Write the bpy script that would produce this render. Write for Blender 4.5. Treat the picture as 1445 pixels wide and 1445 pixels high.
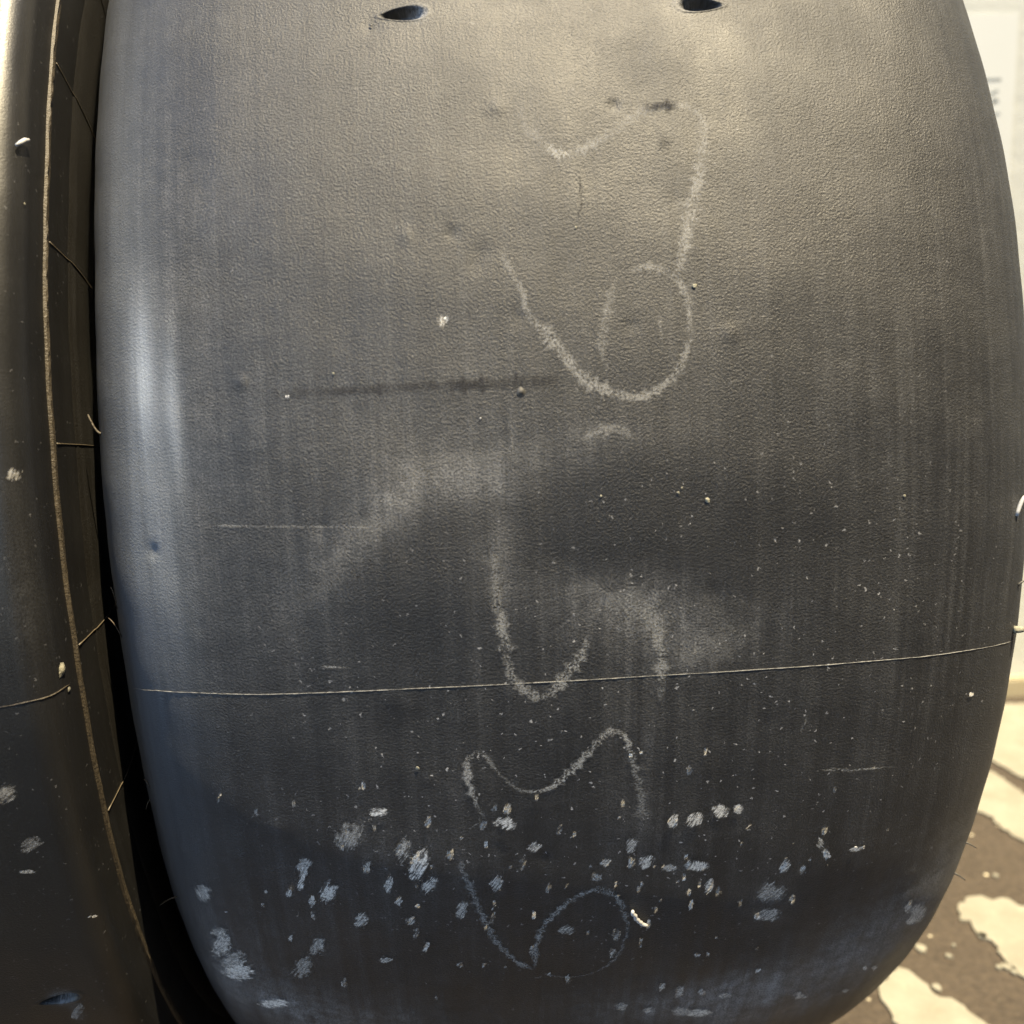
import bpy, bmesh, math, random
import numpy as np
from mathutils import Vector, Matrix
from mathutils.bvhtree import BVHTree

# ------------------------------------------------------------------ scene
for o in list(bpy.data.objects):
    bpy.data.objects.remove(o, do_unlink=True)
scene = bpy.context.scene
COL = scene.collection
rnd = random.Random(11)
rng = np.random.default_rng(5)

# ------------------------------------------------------------------ camera
R_T = 0.300                                   # tyre radius
PITCH = math.radians(11.0)
CX, CE, CD, ROLL, YAW, FPX = -0.0222, 0.0369, 0.2284, 0.0518, 0.0733, 1383.8
SIZE = 1445.0
centre = Vector((0, 0, R_T))
xh = Vector((1, 0, 0))
dh = Vector((0, math.cos(PITCH), -math.sin(PITCH)))
uh = Vector((0, math.sin(PITCH), math.cos(PITCH)))
cam0 = centre - uh * CE - dh * (R_T + CD) + xh * CX
pivot = cam0 + dh * CD
c_f = (xh * math.sin(YAW) + dh * math.cos(YAW)).normalized()
c_r0 = xh * math.cos(YAW) - dh * math.sin(YAW)
c_r = c_r0 * math.cos(ROLL) - uh * math.sin(ROLL)
c_u = c_r0 * math.sin(ROLL) + uh * math.cos(ROLL)
cam_pos = pivot - c_f * CD
cd = bpy.data.cameras.new('camera')
cam = bpy.data.objects.new('camera', cd)
COL.objects.link(cam)
M = Matrix((c_r, c_u, -c_f)).transposed().to_4x4()
M.translation = cam_pos
cam.matrix_world = M
cd.sensor_width = 36.0
cd.lens = FPX / SIZE * 36.0
cd.clip_start = 0.01
cd.clip_end = 400.0
cd.dof.use_dof = True
cd.dof.focus_distance = 0.262
cd.dof.aperture_fstop = 13.0
scene.camera = cam

# ------------------------------------------------------------------ sky, sun, exposure
SUN_EL, SUN_AZ = math.radians(69), math.radians(142)     # azimuth from +Y towards +X
w = bpy.data.worlds.new('World'); scene.world = w
w.use_nodes = True
nt = w.node_tree; nt.nodes.clear()
wo = nt.nodes.new('ShaderNodeOutputWorld'); bg = nt.nodes.new('ShaderNodeBackground')
sky = nt.nodes.new('ShaderNodeTexSky'); sky.sky_type = 'NISHITA'
sky.sun_disc = False; sky.sun_elevation = SUN_EL; sky.sun_rotation = SUN_AZ
sky.air_density = 1.0; sky.dust_density = 0.6; sky.ozone_density = 1.0
bg.inputs['Strength'].default_value = 0.15
nt.links.new(sky.outputs[0], bg.inputs[0]); nt.links.new(bg.outputs[0], wo.inputs[0])
sd = bpy.data.lights.new('sun', 'SUN'); sd.energy = 4.3; sd.angle = math.radians(0.5)
sd.color = (1.0, 0.83, 0.53)
sun = bpy.data.objects.new('sun', sd); COL.objects.link(sun)
sdir = Vector((math.sin(SUN_AZ) * math.cos(SUN_EL), math.cos(SUN_AZ) * math.cos(SUN_EL), math.sin(SUN_EL)))
sun.rotation_euler = sdir.to_track_quat('Z', 'Y').to_euler()
sun.location = sdir * 5
vs = scene.view_settings
vs.view_transform = 'Standard'; vs.look = 'None'; vs.gamma = 1.0; vs.exposure = 1.9
vs.use_curve_mapping = False


def ray(px, py):
    """direction of the sight line through a point of the photograph"""
    x = (px - SIZE / 2) / FPX; y = -(py - SIZE / 2) / FPX
    return (c_f + c_r * x + c_u * y).normalized()


def on_ground(px, py, z=0.0):
    d = ray(px, py); t = (z - cam_pos.z) / d.z
    return cam_pos + d * t


# ------------------------------------------------------------------ node helpers
def mat(name):
    m = bpy.data.materials.new(name); m.use_nodes = True
    m.node_tree.nodes.clear()
    return m, m.node_tree


class NB:
    def __init__(s, tree): s.t = tree
    def n(s, typ, ins=None, **kw):
        nd = s.t.nodes.new(typ)
        for k, v in kw.items(): setattr(nd, k, v)
        for k, v in (ins or {}).items():
            if isinstance(v, bpy.types.NodeSocket): s.t.links.new(v, nd.inputs[k])
            else: nd.inputs[k].default_value = v
        return nd
    def math(s, op, a, b=0.0, c=0.0, clamp=False):
        nd = s.n('ShaderNodeMath', {0: a, 1: b, 2: c}, operation=op); nd.use_clamp = clamp
        return nd.outputs[0]
    def mix(s, f, a, b):
        nd = s.n('ShaderNodeMix', data_type='RGBA')
        for k, v in ((0, f), (6, a), (7, b)):
            if isinstance(v, bpy.types.NodeSocket): s.t.links.new(v, nd.inputs[k])
            else: nd.inputs[k].default_value = v if k == 0 or len(v) == 4 else (*v, 1)
        return nd.outputs[2]
    def ramp(s, v, a, b, lo=0.0, hi=1.0):
        nd = s.n('ShaderNodeMapRange', {0: v, 1: a, 2: b, 3: lo, 4: hi}); nd.clamp = True
        return nd.outputs[0]
    def noise(s, vec, scale, detail=2.0, rough=0.5, dist=0.0):
        nd = s.n('ShaderNodeTexNoise', {'Vector': vec, 'Scale': scale, 'Detail': detail, 'Roughness': rough, 'Distortion': dist})
        return nd.outputs[0]
    def vscale(s, vec, sx, sy, sz=1.0):
        nd = s.n('ShaderNodeMapping', {'Vector': vec, 'Scale': (sx, sy, sz)})
        return nd.outputs[0]


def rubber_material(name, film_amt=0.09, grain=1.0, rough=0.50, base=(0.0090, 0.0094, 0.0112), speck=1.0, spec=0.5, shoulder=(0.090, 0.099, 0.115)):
    m, t = mat(name); b = NB(t)
    out = b.n('ShaderNodeOutputMaterial'); pr = b.n('ShaderNodeBsdfPrincipled')
    t.links.new(pr.outputs[0], out.inputs[0])
    uv = b.n('ShaderNodeUVMap', uv_map='surface').outputs[0]           # metres along and round the tyre
    dust_sheen = b.n('ShaderNodeAttribute', attribute_name='dust_sheen').outputs['Fac']  # real dust, plus painted left-side light and slot reflections
    gloss = b.n('ShaderNodeAttribute', attribute_name='polish_sheen').outputs['Fac']  # painted sky sheen patches, which also lower the roughness
    chalky = b.n('ShaderNodeAttribute', attribute_name='speckle').outputs['Fac']
    smooth = b.n('ShaderNodeAttribute', attribute_name='smoothness').outputs['Fac']
    # ---- relief: moulded leathery grain, finer pores, slow waves
    g1 = b.noise(uv, 1650, 3.0, 0.6, 0.15)
    g2 = b.noise(uv, 700, 2.0, 0.5)
    g3 = b.noise(uv, 95, 2.0, 0.5)
    pk = b.noise(uv, 1500, 4.0, 0.75)
    lines = b.noise(b.vscale(uv, 700, 9), 1.0, 2.0, 0.6)                # fine circumferential marks
    patch = b.noise(uv, 22, 3.0, 0.6)
    h = b.math('ADD', b.math('MULTIPLY', g1, 1.0), b.math('MULTIPLY', g2, 0.2))
    gamp = b.math('MULTIPLY', b.ramp(patch, 0.3, 0.7, 0.65, 1.15), b.math('SUBTRACT', 1.0, b.math('MULTIPLY', smooth, 0.85)))
    h = b.math('ADD', h, b.math('MULTIPLY', pk, 0.6))
    h = b.math('MULTIPLY', h, gamp)
    h = b.math('ADD', h, b.math('MULTIPLY', g3, 0.8))
    h = b.math('ADD', h, b.math('MULTIPLY', lines, 0.22))
    bump = b.n('ShaderNodeBump', {'Strength': 1.0 * grain, 'Distance': 0.00027, 'Height': h})
    # ---- colour
    streak = b.noise(b.vscale(uv, 300, 8), 1.0, 4.0, 0.68)
    cl = b.noise(uv, 16, 4.0, 0.62)
    broad = b.noise(b.vscale(uv, 75, 3.0), 1.0, 4.0, 0.65)
    film = b.math('MULTIPLY', b.ramp(streak, 0.42, 0.78), b.ramp(cl, 0.35, 0.75))
    fine = b.noise(uv, 1900, 2.0, 0.6)
    dmask = b.math('ADD', b.math('MULTIPLY', dust_sheen, b.math('MULTIPLY', b.ramp(b.noise(uv, 260, 4.0, 0.65), 0.25, 0.72, 0.3, 1.3), b.ramp(b.noise(uv, 60, 4.0, 0.65), 0.3, 0.7, 0.55, 1.3))),
                   b.math('MULTIPLY', film, film_amt))
    dmask = b.math('MULTIPLY', dmask, b.math('MULTIPLY', b.ramp(streak, 0.3, 0.7, 0.55, 1.3), b.ramp(broad, 0.3, 0.7, 0.65, 1.25)))
    dmask = b.math('MULTIPLY', dmask, b.ramp(fine, 0.36, 0.6, 0.2, 1.4), clamp=True)
    shoulder_sheen = b.math('MULTIPLY', smooth, b.ramp(b.noise(b.vscale(uv, 120, 7), 1.0, 4.0, 0.6), 0.25, 0.75, 0.35, 1.0))  # sky light on the shoulder, painted into the colour
    col = b.mix(shoulder_sheen, base, shoulder)
    sky_sheen = b.math('MULTIPLY', gloss, b.ramp(b.noise(b.vscale(uv, 190, 11), 1.0, 4.0, 0.65), 0.30, 0.7, 0.4, 1.0), clamp=True)  # streaky sky reflection painted as a pale blue tone
    col = b.mix(sky_sheen, col, (0.40, 0.44, 0.50))
    col = b.mix(dmask, col, (0.26, 0.265, 0.28))
    # the high points of the grain are rubbed grey, pores stay black
    rub = b.math('MULTIPLY', b.ramp(pk, 0.50, 0.72), b.ramp(cl, 0.3, 0.7, 0.45, 1.0))
    rub = b.math('MULTIPLY', rub, b.math('SUBTRACT', 1.0, b.math('MULTIPLY', smooth, 0.7)))
    col = b.mix(b.math('MULTIPLY', rub, 0.45 * grain), col, (0.075, 0.075, 0.076))
    # white specks of grit caught in the grain
    wn = b.n('ShaderNodeTexNoise', {'Vector': uv, 'Scale': 900.0, 'Detail': 2.0})
    wob = b.n('ShaderNodeVectorMath', {0: wn.outputs['Color'], 1: (0.0022, 0.0022, 0.0)}, operation='MULTIPLY')
    wob = b.n('ShaderNodeVectorMath', {0: wob.outputs[0], 1: uv}, operation='ADD').outputs[0]
    def specks(scale, r, keep, amt):
        v = b.n('ShaderNodeTexVoronoi', {'Vector': wob, 'Scale': scale, 'Randomness': 1.0})
        v.inputs['Detail'].default_value = 0.0
        d = v.outputs['Distance']
        sep = b.n('ShaderNodeSeparateColor', {0: v.outputs['Color']})
        rr = b.math('MULTIPLY', sep.outputs[1], r)
        inside = b.ramp(b.math('SUBTRACT', rr, d), 0.0, 0.05)
        k = b.math('GREATER_THAN', sep.outputs[0], keep)
        return b.math('MULTIPLY', b.math('MULTIPLY', inside, k), amt)
    s1 = specks(640, 0.22, 0.30, 0.7)
    s2 = specks(300, 0.13, 0.62, 0.7)
    sp = b.math('ADD', b.math('MULTIPLY', s1, chalky), b.math('MULTIPLY', s2, b.math('ADD', b.math('MULTIPLY', chalky, 0.7), 0.12)), clamp=True)
    sp = b.math('MULTIPLY', sp, speck)
    col = b.mix(sp, col, (0.45, 0.45, 0.47))
    t.links.new(col, pr.inputs['Base Color'])
    rr = b.math('ADD', rough, b.math('MULTIPLY', b.ramp(patch, 0.3, 0.7, -0.05, 0.05), 1.0))
    rr = b.math('SUBTRACT', rr, b.math('MULTIPLY', gloss, b.ramp(b.noise(b.vscale(uv, 210, 20), 1.0, 3.0, 0.6), 0.3, 0.7, 0.06, 0.26)))
    rr = b.math('ADD', rr, b.ramp(broad, 0.3, 0.7, -0.05, 0.06))
    rr = b.math('ADD', rr, b.math('MULTIPLY', dmask, 0.35), clamp=True)
    t.links.new(rr, pr.inputs['Roughness'])
    pr.inputs['Specular IOR Level'].default_value = spec
    t.links.new(bump.outputs[0], pr.inputs['Normal'])
    return m


def plain(name, col, rough=0.6, var=0.25, scale=300, bump=0.0, bscale=800, spec=0.5):
    m, t = mat(name); b = NB(t)
    out = b.n('ShaderNodeOutputMaterial'); pr = b.n('ShaderNodeBsdfPrincipled')
    t.links.new(pr.outputs[0], out.inputs[0])
    oc = b.n('ShaderNodeTexCoord').outputs['Object']
    f = b.ramp(b.noise(oc, scale, 4, 0.6), 0.25, 0.75)
    c = b.mix(f, tuple(x * (1 - var) for x in col), tuple(min(1, x * (1 + var)) for x in col))
    t.links.new(c, pr.inputs['Base Color'])
    pr.inputs['Roughness'].default_value = rough
    pr.inputs['Specular IOR Level'].default_value = spec
    if bump:
        bn = b.n('ShaderNodeBump', {'Strength': 1.0, 'Distance': bump, 'Height': b.noise(oc, bscale, 4, 0.6)})
        t.links.new(bn.outputs[0], pr.inputs['Normal'])
    return m


def chalk_material(name, col, strength, lo, hi, across=1.0, streaky=False):
    """chalk dragged over grain: broken up by the grain and thinning to both sides of the stroke"""
    m, t = mat(name); b = NB(t)
    out = b.n('ShaderNodeOutputMaterial'); pr = b.n('ShaderNodeBsdfPrincipled')
    uv = b.n('ShaderNodeUVMap', uv_map='stroke').outputs[0]            # x across -1..1, y pressure
    sf = b.n('ShaderNodeUVMap', uv_map='surface').outputs[0]
    sx = b.n('ShaderNodeSeparateXYZ', {0: uv})
    if streaky:
        ax = b.math('POWER', b.math('ABSOLUTE', sx.outputs[0]), 2.0)
        ay = b.math('POWER', b.math('ABSOLUTE', sx.outputs[1]), 2.0)
        edge = b.math('SUBTRACT', 1.0, b.math('ADD', ax, ay))
        press = b.n('ShaderNodeAttribute', attribute_name='pressure').outputs['Fac']
        rotv = b.n('ShaderNodeUVMap', uv_map='drag').outputs[0]
        dn = b.n('ShaderNodeTexNoise', {'Vector': sf, 'Scale': 260.0, 'Detail': 2.0})
        dv = b.n('ShaderNodeVectorMath', {0: dn.outputs['Color'], 1: (0.0016, 0.0016, 0.0)}, operation='MULTIPLY')
        rotv = b.n('ShaderNodeVectorMath', {0: dv.outputs[0], 1: rotv}, operation='ADD').outputs[0]
        fib = b.noise(b.vscale(rotv, 1300, 120), 1.0, 5.0, 0.75)
        edge = b.math('ADD', edge, b.math('MULTIPLY', b.math('SUBTRACT', fib, 0.5), 3.4))
        edge = b.math('ADD', edge, b.math('MULTIPLY', b.math('SUBTRACT', b.noise(sf, 420, 3.0, 0.6), 0.5), 2.2))
        edge = b.ramp(edge, 0.15, 0.75)
        br = b.math('MULTIPLY', b.ramp(b.noise(b.vscale(rotv, 2600, 240), 1.0, 4.0, 0.75), lo, hi, 0.3, 1.0),
                    b.ramp(b.noise(sf, 1500, 3.0, 0.7), 0.36, 0.6, 0.35, 1.0))
    else:
        ax = b.math('ABSOLUTE', sx.outputs[0])
        wob = b.math('MULTIPLY', b.math('SUBTRACT', b.noise(sf, 700, 4.0, 0.7), 0.5), 1.0)
        edge = b.ramp(b.math('ADD', ax, wob), 0.95, 0.35, 0.0, 1.0)
        press = sx.outputs[1]
        br = b.ramp(b.math('ADD', b.noise(sf, 1650, 3.0, 0.65), b.math('MULTIPLY', b.math('SUBTRACT', b.noise(sf, 190, 2.0), 0.5), 0.5)), lo, hi)
    a = b.math('MULTIPLY', b.math('MULTIPLY', edge, br), b.math('MULTIPLY', press, strength), clamp=True)
    pr.inputs['Base Color'].default_value = (*col, 1)
    pr.inputs['Roughness'].default_value = 0.9
    pr.inputs['Specular IOR Level'].default_value = 0.15
    tr = b.n('ShaderNodeBsdfTransparent')
    mx = b.n('ShaderNodeMixShader', {0: a, 1: tr.outputs[0], 2: pr.outputs[0]})
    t.links.new(mx.outputs[0], out.inputs[0])
    return m


RUBBER = rubber_material('slick_rubber')
RUBBER_DARK = rubber_material('sidewall_rubber', grain=0.45, rough=0.42, speck=0.6, base=(0.016, 0.0135, 0.011))  # brown tint stands for warm light bounced between the tyres
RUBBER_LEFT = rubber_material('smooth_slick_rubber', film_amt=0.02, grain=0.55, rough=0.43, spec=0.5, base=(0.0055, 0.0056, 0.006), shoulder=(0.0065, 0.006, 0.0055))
RIB = plain('mould_rib_rubber', (0.075, 0.060, 0.040), 0.5, 0.3, 900)
BAND = rubber_material('sidewall_band_rubber', grain=0.5, rough=0.5, speck=0.5, base=(0.007, 0.006, 0.0045))
FLASH = plain('torn_rubber_flash', (0.042, 0.033, 0.021), 0.55, 0.5, 900, 0.0003, 1500)
WHISKER = plain('rubber_whisker', (0.05, 0.048, 0.045), 0.5, 0.3, 900)
PALE = plain('pale_sliver', (0.36, 0.36, 0.37), 0.6, 0.15, 900)
GRIT = plain('pale_grit', (0.21, 0.20, 0.155), 0.9, 0.35, 900, 0.0004, 1500)
SEAM = plain('dusty_seam', (0.14, 0.138, 0.135), 0.7, 0.75, 700)
CHALK = chalk_material('chalk_line', (0.43, 0.43, 0.43), 0.66, 0.40, 0.60)
SCUFF = chalk_material('scraped_white_dust', (0.80, 0.78, 0.75), 1.15, 0.36, 0.60, streaky=True)
DARKRUB = chalk_material('dark_rub', (0.012, 0.012, 0.016), 0.8, 0.35, 0.6)


# ------------------------------------------------------------------ object helpers
def link(name, me, m=None, parent=None):
    o = bpy.data.objects.new(name, me); COL.objects.link(o)
    if m is not None: me.materials.append(m)
    if parent is not None: o.parent = parent
    return o


def mesh_from(name, v, f, smooth=True):
    me = bpy.data.meshes.new(name)
    me.from_pydata([tuple(p) for p in v], [], [tuple(q) for q in f])
    me.update()
    if smooth: me.polygons.foreach_set('use_smooth', [True] * len(me.polygons))
    return me


def tag(o, label=None, cat=None, group=None, kind=None):
    if label: o['label'] = label
    if cat: o['category'] = cat
    if group: o['group'] = group
    if kind: o['kind'] = kind
    return o


# ------------------------------------------------------------------ tyre profile: (x, r) with arc length
HW, SD, NN, KD = 0.1295, 0.0553, 3.24, 0.0054


def half_profile(HW=HW, SD=SD, NN=NN, KD=KD):
    u = np.concatenate([np.linspace(0, 0.9, 60)[:-1], np.linspace(0.9, math.pi / 2, 110)])
    a = HW * np.sin(u) ** (2 / NN)
    r = R_T - SD + SD * np.maximum(np.cos(u), 0) ** (2 / NN) - KD * (a / HW) ** 2
    # resample by arc length
    s = np.concatenate([[0], np.cumsum(np.hypot(np.diff(a), np.diff(r)))])
    n = 185
    si = np.linspace(0, s[-1], n)
    a = np.interp(si, s, a); r = np.interp(si, s, r)
    return a, r


def tyre_tread_profile(*p):
    a, r = half_profile(*p)
    a = np.concatenate([-a[::-1], a[1:]]); r = np.concatenate([r[::-1], r[1:]])
    s = np.concatenate([[0], np.cumsum(np.hypot(np.diff(a), np.diff(r)))])
    s -= s[len(s) // 2]
    return a, r, s


PA, PRR, PS = tyre_tread_profile()
PHI = np.concatenate([np.radians(np.arange(-64, 48.0001, 0.2)), np.radians(np.arange(50, 296, 3.0))])


def cyl(x, r, phi):
    return np.array([x, -r * math.cos(phi), r * math.sin(phi)])


# the two drilled wear holes and more of them round the tyre are cut in as real recesses
def refine(base, centres, half, step):
    extra = [np.arange(c - half, c + half, step) for c in centres]
    keep = np.ones(len(base), bool)
    for c in centres: keep &= ~((base > c - half) & (base < c + half))
    return np.sort(np.concatenate([base[keep]] + extra))


def waves(s, p):
    return (0.00022 * np.sin(s * 60 + 1.3 * np.sin(p * 9)) * np.sin(p * 14 + s * 20)
            + 0.00012 * np.sin(s * 150 + p * 31) * np.sin(p * 43 - s * 70))


def build_tread(holes, dents, fields):
    """holes: (s, phi, half_len, half_wid, tilt, depth); returns mesh with surface uv and attributes"""
    S = PS.copy(); P = PHI.copy()
    if holes:
        S = refine(S, sorted({h[0] for h in holes}), 0.0085, 0.0003)
        P = refine(P, sorted({round(h[1], 4) for h in holes}), 0.0145, 0.0009)
    A = np.interp(S, PS, PA); RR = np.interp(S, PS, PRR)
    ta = np.gradient(A, S); tr = np.gradient(RR, S)
    ln = np.hypot(ta, tr); na = -tr / ln; nr = ta / ln                  # outward normal in (a, r)
    ns, np_ = len(S), len(P)
    SS, PP = np.meshgrid(S, P, indexing='ij')
    disp = np.zeros_like(SS)
    # hand-moulded unevenness: slow waves and small dents
    disp += waves(SS, PP)
    for (s, p, rad, dep) in dents:
        d2 = ((SS - s) ** 2 + ((PP - p) * R_T) ** 2) / rad ** 2
        disp -= dep * np.exp(-d2)
    for (s, p, hl, hw, tilt, dep) in holes:
        x = SS - s; y = (PP - p) * R_T
        c, sn = math.cos(tilt), math.sin(tilt)
        xx = x * c + y * sn; yy = -x * sn + y * c
        wloc = hw * (1 - 0.42 * np.clip(xx / hl, -1, 1))               # tear-drop outline
        e = np.sqrt((xx / hl) ** 2 + (yy / np.maximum(wloc, 1e-5)) ** 2)
        k = np.clip((1.0 - e) / 0.55, 0, 1)
        k = k * k * (3 - 2 * k)
        disp -= dep * k
        lip = np.exp(-((e - 1.10) / 0.10) ** 2)
        disp += 0.00016 * lip
    X = A[:, None] + na[:, None] * disp
    Rr = RR[:, None] + nr[:, None] * disp
    V = np.stack([X, -Rr * np.cos(PP), Rr * np.sin(PP)], -1).reshape(-1, 3)
    I = np.arange(ns - 1)[:, None] * np_; J = np.arange(np_)[None, :]; J2 = (J + 1) % np_
    F = np.stack([I + J, I + J2, I + np_ + J2, I + np_ + J], -1).reshape(-1, 4)
    me = bpy.data.meshes.new('tread')
    me.vertices.add(len(V)); me.vertices.foreach_set('co', V.ravel())
    me.loops.add(F.size); me.loops.foreach_set('vertex_index', F.ravel())
    me.polygons.add(len(F)); me.polygons.foreach_set('loop_start', np.arange(0, F.size, 4))
    me.polygons.foreach_set('loop_total', np.full(len(F), 4))
    me.update(calc_edges=True); me.validate()
    me.polygons.foreach_set('use_smooth', np.ones(len(F), bool))
    uvl = me.uv_layers.new(name='surface')
    pu = PP * R_T
    UV = np.stack([SS, pu], -1).reshape(-1, 2)[F.ravel()].reshape(-1, 4, 2)
    jj = np.broadcast_to(J == np_ - 1, (ns - 1, np_)).reshape(-1)
    UV[jj, 1, 1] += 2 * math.pi * R_T; UV[jj, 2, 1] += 2 * math.pi * R_T
    uvl.data.foreach_set('uv', UV.ravel().astype(np.float32))
    for nm, fn in fields.items():
        at = me.attributes.new(nm, 'FLOAT', 'POINT')
        at.data.foreach_set('value', fn(SS, PP).astype(np.float32).ravel())
    return me


def lathe(name, prof, nphi=240, jitter=0.0, closed=True, uv=True):
    """revolve a closed (x, r) outline round the tyre axis"""
    n = len(prof); V = []; F = []
    for j in range(nphi):
        p = 2 * math.pi * j / nphi
        for i, (x, r) in enumerate(prof):
            q = r + (rnd.uniform(-jitter, jitter) if jitter else 0)
            xx = x + (rnd.uniform(-jitter, jitter) if jitter else 0)
            V.append(cyl(xx, q, p))
    m = n if closed else n - 1
    for j in range(nphi):
        for i in range(m):
            a = j * n + i; b = j * n + (i + 1) % n; c = ((j + 1) % nphi) * n + (i + 1) % n; d = ((j + 1) % nphi) * n + i
            F.append((a, b, c, d))
    me = mesh_from(name, V, F)
    if uv:
        ul = me.uv_layers.new(name='surface'); k = 0
        s = [0]
        for i in range(1, n + 1):
            s.append(s[-1] + math.dist(prof[i - 1], prof[i % n]))
        for j in range(nphi):
            for i in range(m):
                for (ii, jj) in ((i, j), (i + 1, j), (i + 1, j + 1), (i, j + 1)):
                    ul.data[k].uv = (s[ii], 2 * math.pi * jj / nphi * R_T); k += 1
    return me


def tube(path, rad, seg=6, taper=None):
    V = []; F = []; n = len(path); a = None
    for i, p in enumerate(path):
        p = Vector(p)
        d = (Vector(path[min(i + 1, n - 1)]) - Vector(path[max(i - 1, 0)])).normalized()
        a = d.orthogonal() if a is None else a - d * a.dot(d)
        a.normalize(); b = d.cross(a)
        r = rad if taper is None else rad * taper[i]
        for k in range(seg):
            t = 2 * math.pi * k / seg
            V.append(p + a * r * math.cos(t) + b * r * math.sin(t))
    for i in range(n - 1):
        for k in range(seg):
            F.append((i * seg + k, i * seg + (k + 1) % seg, (i + 1) * seg + (k + 1) % seg, (i + 1) * seg + k))
    F.append(tuple(range(seg))[::-1]); F.append(tuple((n - 1) * seg + k for k in range(seg)))
    return mesh_from('tube', V, F)


class Surface:
    """places marks on a tyre: a point of the photograph -> (s, phi) on the tread and back to space"""
    def __init__(self, origin):
        self.o = Vector(origin)
        ph = np.radians(np.arange(-75, 60.01, 0.5)); V = []; F = []
        k = len(PA); ids = range(0, k, 2)
        a = PA[::2]; r = PRR[::2]; self.s = PS[::2]; self.ph = ph
        for i in range(len(a)):
            for p in ph: V.append(Vector(cyl(a[i], r[i], p)) + self.o)
        n = len(ph)
        for i in range(len(a) - 1):
            for j in range(n - 1): F.append((i * n + j, i * n + j + 1, (i + 1) * n + j + 1, (i + 1) * n + j))
        self.bvh = BVHTree.FromPolygons(V, F)
    def sp(self, px, py):
        hit = self.bvh.ray_cast(cam_pos, ray(px, py))[0]
        if hit is None: return None
        q = hit - self.o
        phi = math.atan2(q.z, -q.y); r = math.hypot(q.y, q.z)
        d = (PA - q.x) ** 2 + (PRR - r) ** 2
        return float(PS[int(np.argmin(d))]), phi
    def loc(self, s, phi, lift=0.0):
        a = np.interp(s, PS, PA); r = np.interp(s, PS, PRR)
        e = 1e-4
        ta = np.interp(s + e, PS, PA) - np.interp(s - e, PS, PA); tr = np.interp(s + e, PS, PRR) - np.interp(s - e, PS, PRR)
        l = math.hypot(ta, tr) or 1
        lift += float(waves(s, phi))
        return Vector(cyl(a - tr / l * lift, r + ta / l * lift, phi))      # tyre-local
    def scale(self, px, py):
        """metres of tread under one photo pixel, along x"""
        a = self.sp(px - 3, py); b = self.sp(px + 3, py)
        if a is None or b is None: return 0.0002
        return max(1e-4, abs(b[0] - a[0]) / 6)


def smooth_path(pts, step=4.0):
    """Catmull-Rom through photo points, resampled"""
    P = [np.array(p, float) for p in pts]
    P = [2 * P[0] - P[1]] + P + [2 * P[-1] - P[-2]]
    out = []
    for i in range(1, len(P) - 2):
        p0, p1, p2, p3 = P[i - 1:i + 3]
        n = max(2, int(np.linalg.norm((p2 - p1)[:2]) / step))
        for k in range(n):
            t = k / n
            out.append(0.5 * ((2 * p1) + (-p0 + p2) * t + (2 * p0 - 5 * p1 + 4 * p2 - p3) * t * t + (-p0 + 3 * p1 - 3 * p2 + p3) * t ** 3))
    out.append(P[-2])
    return out


LIFT = 0.00025


def stroke(surf, pts, parent, name='chalk_stroke', m=None, lift=LIFT):
    """pts: (px, py, width_px, pressure)"""
    path = smooth_path(pts)
    Q = []
    for p in path:
        q = surf.sp(p[0], p[1])
        if q: Q.append((q[0], q[1] * R_T, p[2] * 1.05 * surf.scale(p[0], p[1]) / 2, max(0, p[3])))
    V = []; F = []; uvs = []; suv = []
    cols = 5
    for i, (s, t, wd, pr) in enumerate(Q):
        a = Q[max(0, i - 2)]; c = Q[min(len(Q) - 1, i + 2)]
        dx, dy = c[0] - a[0], c[1] - a[1]; l = math.hypot(dx, dy) or 1
        nx, ny = -dy / l, dx / l
        endf = min(1, i / 3, (len(Q) - 1 - i) / 3)
        for k in range(cols):
            f = -1 + 2 * k / (cols - 1)
            ss, tt = s + nx * wd * f * 1.5, t + ny * wd * f * 1.5
            V.append(surf.loc(ss, tt / R_T, lift)); uvs.append((f * 1.25, pr * endf)); suv.append((ss, tt))
    for i in range(len(Q) - 1):
        for k in range(cols - 1):
            F.append((i * cols + k, i * cols + k + 1, (i + 1) * cols + k + 1, (i + 1) * cols + k))
    me = mesh_from(name, V, F)
    u1 = me.uv_layers.new(name='stroke'); u2 = me.uv_layers.new(name='surface')
    for lp in me.loops:
        u1.data[lp.index].uv = uvs[lp.vertex_index]; u2.data[lp.index].uv = suv[lp.vertex_index]
    return link(name, me, m or CHALK, parent)


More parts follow.
